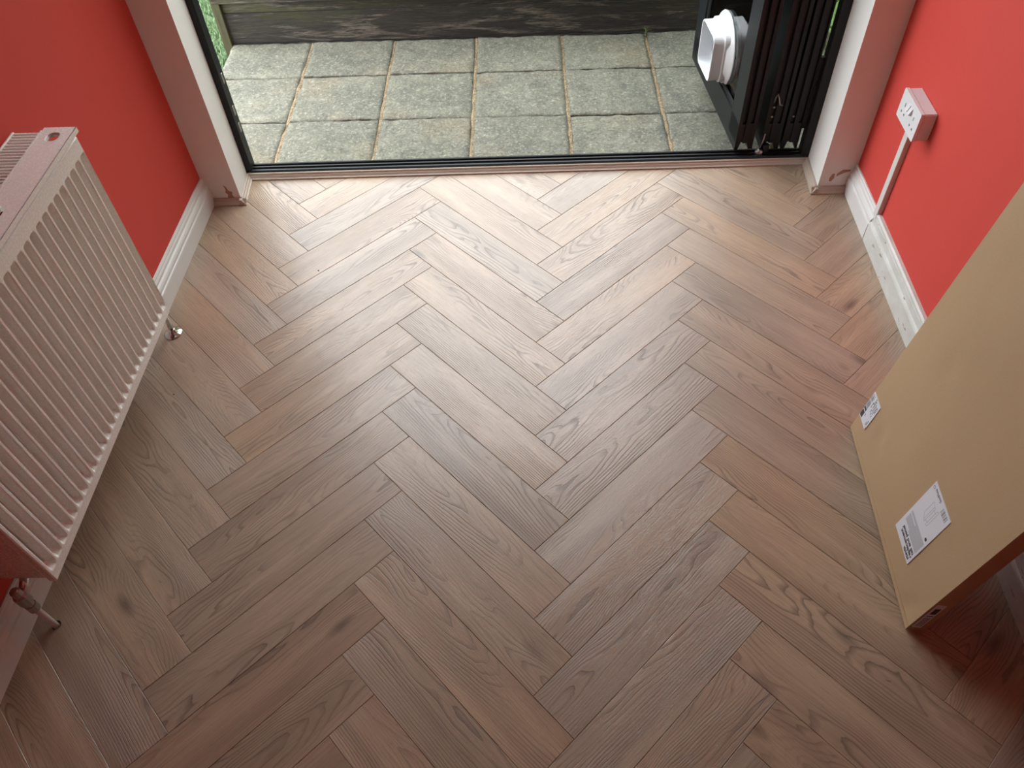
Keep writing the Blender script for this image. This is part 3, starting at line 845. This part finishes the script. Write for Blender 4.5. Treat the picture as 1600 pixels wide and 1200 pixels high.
# pipes and valves
PX = -9.24
def valve(py, ry, sgn, bell, cap_mat):
    v = thing('tmp', None, None); bpy.data.objects.remove(v)
    top = 1.50
    rp_('pipe', tube(bmesh.new(), [(PX * W, py * W, -.06 * W), (PX * W, py * W, .9 * W)], .062 * W, 14), M['chrome'] if bell else M['trunk'], smooth=True)
    body = lathe(bmesh.new(), [(.0001, .78 * W), (.105 * W, .78 * W), (.105 * W, .96 * W), (.085 * W, .97 * W), (.085 * W, 1.05 * W), (.125 * W, 1.08 * W), (.125 * W, 1.32 * W), (.09 * W, 1.36 * W), (.09 * W, 1.5 * W), (.06 * W, 1.54 * W), (.0001, 1.54 * W)], 10, (PX * W, py * W, 0))
    b = rp_('valve_body', body, M['steel'])
    rp_('valve_tail', tube(bmesh.new(), [(PX * W, py * W, 1.22 * W), (PX * W, (ry - sgn * .1) * W, 1.45 * W + (0 if bell else 0))], .075 * W, 12), M['chrome'], par=b, smooth=True)
    if bell:
        rp_('valve_cap', lathe(bmesh.new(), [(.0001, 1.5 * W), (.11 * W, 1.5 * W), (.13 * W, 1.56 * W), (.13 * W, 1.8 * W), (.10 * W, 1.86 * W), (.0001, 1.88 * W)], 14, (PX * W, py * W, 0)), M['steel'], par=b, smooth=False)
        rp_('floor_collar', lathe(bmesh.new(), [(.0001, 0), (.235 * W, 0), (.24 * W, .012 * W), (.20 * W, .035 * W), (.11 * W, .09 * W), (.075 * W, .15 * W), (.065 * W, .16 * W), (.0001, .16 * W)], 28, (PX * W, py * W, 0)), M['chrome'], smooth=True, label='chrome pipe collar on the floor')
valve(-3.80, RY1, 1, True, None)
valve(-11.50, RY0, -1, False, None)
rp_('bracket', wbox((-9.9, RY0 + .35, RZ0 - .05), (-9.1, RY0 + .50, RZ0 + .3), .002), M['steel'])
rp_('bracket', wbox((-9.78, RY1 - .80, RZ0 + .05), (-9.1, RY1 - .65, RZ1 - .3), .002), M['enamel'])

rad.rotation_euler = (0, 0, 0.008); rad.location.x += .03 * W

# ------------------------------------------------------------------ socket and trunking
sk = thing('double_socket', 'white double wall socket with switches on the red wall', 'socket', (XR * W, -0.86 * W, 3.90 * W))
def sp(name, lo, hi, mat, bev=0.0, seg=1, par=sk, label=None):
    return obj(name, wbox(lo, hi, bev, seg), mat, par, label=label)
sp('back_box', (-.30, -.575, -.33), (.01, .575, .33), M['socket'], .003, 2)
holes = []
for cy in (-.30, .30):
    for hy, hz, w_, h_ in ((cy, .0625, .05, .095), (cy - .088, -.14, .065, .055), (cy + .088, -.14, .065, .055)):
        holes.append([((hy + a * w_) * W, (hz + b * h_) * W) for a, b in ((-.5, -.5), (.5, -.5), (.5, .5), (-.5, .5))])
bm = plate_with_holes([(a * W, b * W) for a, b in rrect(1.18, .69, .04, 4)], holes, .075 * W)
for v in bm.verts: v.co = Vector((-.37 * W - v.co.z, v.co.x, v.co.y))
obj('face_plate', bm, M['socket'], sk)
for cy in (-.075, .075):
    rk = bmesh.new(); prism(rk, [(x * W, z * W) for x, z in ((-.36, .03), (-.44, .055), (-.385, .20), (-.36, .21))], (cy - .055) * W, (cy + .055) * W, 'y')
    obj('rocker_switch', rk, M['socket'], sk)
tr = thing('cable_trunking', 'thin white cable trunking running from the socket down to the skirting', 'trunking', (XR * W, -0.62 * W, .6 * W))
bm = bmesh.new()
prism(bm, [(.01 * W, -.11 * W), (-.12 * W, -.11 * W), (-.128 * W, -.09 * W), (-.128 * W, .09 * W), (-.12 * W, .11 * W), (.01 * W, .11 * W)], .22 * W, 2.99 * W, 'z')
obj('cover', bm, M['trunk'], tr)
bm = nbox((-.10 * W, -.112 * W, .24 * W), (-.085 * W, .112 * W, 2.98 * W)); obj('seam', bm, M['trunk'], tr)

# ------------------------------------------------------------------ cardboard box
AL, TH = 0.125, 0.0295
BW, BT = 4.566, 0.34
bx0 = Vector((6.770, -11.46, 0.0)) * W
BL = 13.4
cb = thing('cardboard_box', 'tall flat brown cardboard box leaning on the red wall', 'box', (0, 0, 0))
b_ax = Vector((math.sin(TH), math.cos(TH), 0)); nr = Vector((math.cos(TH), -math.sin(TH), 0))
s_ax = math.sin(AL) * nr + math.cos(AL) * Vector((0, 0, 1)); t_ax = math.cos(AL) * nr - math.sin(AL) * Vector((0, 0, 1))
mw = Matrix.Identity(4)
org = bx0 + Vector((0, 0, BT * W * math.sin(AL)))
for i in range(3):
    mw[i][0] = t_ax[i]; mw[i][1] = b_ax[i]; mw[i][2] = s_ax[i]; mw[i][3] = org[i]
cb.matrix_world = mw
# local axes: x = thickness towards the wall, y = along the floor, z = up the face
bm = bmesh.new()
NY, NZ = 46, 60
g = []
for j in range(NZ + 1):
    z = BL * (j / NZ) ** 1.6
    row = []
    for i in range(NY + 1):
        y = BW * i / NY
        d = .005 * noise.noise(Vector((y * .7, z * .7, 1))) + .002 * noise.noise(Vector((y * 3, z * 3, 4)))
        for (cy, cz, r_, a_) in ((3.55, .95, .28, -.022), (3.4, 1.05, .12, .03), (3.3, 3.5, .22, -.03), (.35, .25, .2, -.03), (.25, .55, .08, -.025), (2.6, 2.0, .3, .012), (.6, 1.9, .15, -.02), (.5, 1.7, .15, .012)):
            q = ((y - cy) ** 2 + (z - cz) ** 2) / r_ ** 2
            if q < 6: d += a_ * math.exp(-q)
        e = min(y, BW - y, z * .8)
        d = d * min(1, e / .15)
        row.append(bm.verts.new((-d * W, y * W, z * W)))
    g.append(row)
for j in range(NZ):
    for i in range(NY): bm.faces.new((g[j][i], g[j][i + 1], g[j + 1][i + 1], g[j + 1][i]))
ring = g[0] + [r_[-1] for r_ in g[1:]] + list(reversed(g[-1]))[1:] + [r_[0] for r_ in reversed(g[1:-1])]
bk = [bm.verts.new((BT * W, v.co.y, v.co.z)) for v in ring]
n = len(ring)
for k in range(n): bm.faces.new((ring[k], ring[(k + 1) % n], bk[(k + 1) % n], bk[k]))
bm.faces.new(bk)
for k in range(n):
    e_ = bm.edges.get((ring[k], ring[(k + 1) % n]))
    if e_: e_.smooth = False
o = obj('carton', bm, M['card'], cb)
for p in o.data.polygons[:NY * NZ]: p.use_smooth = True
# crease line beside the long floor edge
obj('edge_fold', wbox((-.006, .02, .105), (.004, BW - .02, .115)), M['card'], cb)

def text(par, s, size, cy, cz, mat, xoff, length=None, bold=.0):
    """lettering on the face: reads along +y, its up is -z (the box stands upside down)"""
    cu = bpy.data.curves.new('t', 'FONT'); cu.body = s; cu.size = size; cu.extrude = 0.00003; cu.offset = bold; cu.resolution_u = 2
    to = bpy.data.objects.new('t', cu); COL.objects.link(to)
    dg = bpy.context.evaluated_depsgraph_get(); dg.update()
    me = bpy.data.meshes.new_from_object(to.evaluated_get(dg))
    bpy.data.objects.remove(to)
    xs = [v.co.x for v in me.vertices]
    k = (length / (max(xs) - min(xs))) if length else 1.0
    x0 = min(xs)
    for v in me.vertices:
        x, y, z = (v.co.x - x0) * k, v.co.y, v.co.z
        v.co = (xoff - z, cy + x, cz - y)
    me.materials.clear(); me.materials.append(mat)
    return link('lettering', me, par)

# main label: b .97..1.79, s .63..2.19 (plank widths)
LB0, LB1, LS0, LS1 = .97, 1.79, .63, 2.19
def lb(a): return (LB0 + (LB1 - LB0) * a) * W
def ls(b): return (LS0 + (LS1 - LS0) * b) * W
XF = -.012 * W                  # label surface just proud of the face
lab = obj('label', nbox((XF, lb(0), ls(0)), (XF + .004, lb(1), ls(1))), M['paper'], cb, label='white product label with black print')
X1 = XF - .00004
text(lab, 'stevia', .0135, lb(.075), ls(.062), M['ink'], X1, lb(.40) - lb(.075), .0006)
text(lab, 'replacement', .0135, lb(.06), ls(.122), M['ink'], X1, lb(.79) - lb(.06), .0006)
text(lab, 'tall end panel', .0135, lb(.065), ls(.180), M['ink'], X1, lb(.81) - lb(.065), .0006)
text(lab, 'GoodHome', .012, lb(.52), ls(.968), M['ink'], X1, lb(.85) - lb(.52), .0002)
def ink(par, a0, a1, b0, b1, mat, nm='print'):
    return obj(nm, nbox((X1 - .00003, lb(a0), ls(b0)), (XF + .0005, lb(a1), ls(b1))), mat, par)
bm = bmesh.new()
rt = random.Random(2)
for k in range(15):
    b0 = .212 + k * .0145
    a1 = rt.uniform(.55, .92) if k % 4 == 3 else .92 if k > 1 else .62
    box(bm, (X1 - .00003, lb(.06), ls(b0)), (XF + .0005, lb(a1), ls(b0 + .0095)))
obj('small_print', bm, M['grey_ink'], lab)
bm = bmesh.new()
def seg(a0, b0, a1, b1, w_=.0005):
    p, q = Vector((lb(a0), ls(b0))), Vector((lb(a1), ls(b1))); d = (q - p).normalized(); nn = Vector((-d.y, d.x)) * w_
    vs_ = [bm.verts.new((X1 - .00003, v.x, v.y)) for v in (p - nn, q - nn, q + nn, p + nn)]
    bm.faces.new(vs_)
for s_ in ((.50, .55, .50, .82), (.66, .62, .66, .85), (.50, .55, .66, .62), (.50, .82, .66, .85), (.55, .57, .55, .83), (.36, .58, .36, .86), (.42, .56, .42, .84), (.36, .58, .42, .56), (.36, .86, .42, .84), (.40, .62, .52, .58), (.40, .80, .52, .79)): seg(*s_)
obj('panel_drawing', bm, M['grey_ink'], lab)
bm = bmesh.new()
for k, w_ in enumerate((2, 1, 3, 1, 1, 2, 1, 3, 2, 1, 1, 2)):
    a0 = .10 + k * .023
    box(bm, (X1 - .00003, lb(a0), ls(.885)), (XF + .0005, lb(a0 + .005 * w_), ls(.965)))
obj('barcode', bm, M['ink'], lab)
def disc(a, b, r, rin, mat, nm):
    bm = bmesh.new(); n = 24
    A = [bm.verts.new((X1 - .00003, lb(a) + r * math.cos(6.2832 * k / n), ls(b) + r * math.sin(6.2832 * k / n))) for k in range(n)]
    if rin:
        B = [bm.verts.new((X1 - .00003, lb(a) + rin * math.cos(6.2832 * k / n), ls(b) + rin * math.sin(6.2832 * k / n))) for k in range(n)]
        for k in range(n): bm.faces.new((A[k], A[(k + 1) % n], B[(k + 1) % n], B[k]))
    else: bm.faces.new(A)
    return obj(nm, bm, mat, lab)
disc(.925, .935, .0042, .0030, M['ink'], 'logo_ring')
disc(.125, .485, .0045, 0, M['ink'], 'round_icon')

# shipping label by the far edge
sl_ = obj('label', nbox((XF, 4.11 * W, .50 * W), (XF + .004, 4.55 * W, 1.26 * W)), M['paper'], cb, label='small white shipping label with dark band')
def sbar(y0, y1, z0, z1, mat=M['ink'], nm='print'):
    return obj(nm, nbox((X1 - .00003, y0 * W, z0 * W), (XF + .0005, y1 * W, z1 * W)), mat, sl_)
sbar(4.43, 4.545, .52, .70); sbar(4.43, 4.545, .73, .80)
bm = bmesh.new(); rt = random.Random(5)
for k in range(13):
    z0 = .82 + k * .031
    box(bm, (X1 - .00003, 4.43 * W, z0 * W), (XF + .0005, 4.54 * W, (z0 + rt.uniform(.006, .02)) * W))
obj('barcode', bm, M['ink'], sl_)
bm = bmesh.new()
for (y0, z0, ln) in ((4.37, .66, .06), (4.36, .95, .16), (4.33, 1.08, .14), (4.29, .88, .07), (4.29, 1.0, .18), (4.24, .86, .05), (4.24, .95, .22), (4.19, .84, .04), (4.19, .92, .22), (4.19, .58, .09), (4.155, .60, .12), (4.155, 1.0, .14)):
    q = z0
    while q < z0 + ln:
        w_ = rt.uniform(.012, .035)
        box(bm, (X1 - .00003, y0 * W, q * W), (XF + .0005, (y0 + .025) * W, (q + w_) * W)); q += w_ + .012
obj('small_print', bm, M['ink'], sl_)
sbar(4.115, 4.14, .51, .58, M['red_ink'])
# sticker on the near long edge
es_ = obj('label', nbox((.06 * W, -.0012, .12 * W), (.22 * W, .003, 1.05 * W)), M['paper'], cb, label='white sticker on the shaded edge of the box')
bm = bmesh.new()
for z0, z1 in ((.70, .92),): box(bm, (.09 * W, -.0013, z0 * W), (.19 * W, 0, z1 * W))
for k in range(3): box(bm, (.09 * W + k * .04 * W, -.0013, .18 * W), (.105 * W + k * .04 * W, 0, .55 * W))
box(bm, (.08 * W, -.0013, .60 * W), (.20 * W, 0, .63 * W))
obj('print', bm, M['ink'], es_)

# ------------------------------------------------------------------ specks on the floor
def speck(label, x, y, r, mat):
    bm = bmesh.new(); bmesh.ops.create_icosphere(bm, subdivisions=1, radius=r)
    for v in bm.verts: v.co = Vector((v.co.x * (1 + .4 * noise.noise(v.co * 300)), v.co.y * .7, v.co.z * .5))
    o = obj('crumb', bm, mat, label=label, cat='crumb'); o.location = (x * W, y * W, r * .45)
speck('dark crumb lying on the sunlit planks before the door', -5.93, -1.52, .0028, M['dark_slot'])
speck('dark crumb lying on the planks beside the radiator', -8.62, -5.82, .0028, M['dark_slot'])
speck('pale crumb lying on the shaded planks near the valve', -7.05, -11.55, .0016, M['plastic'])
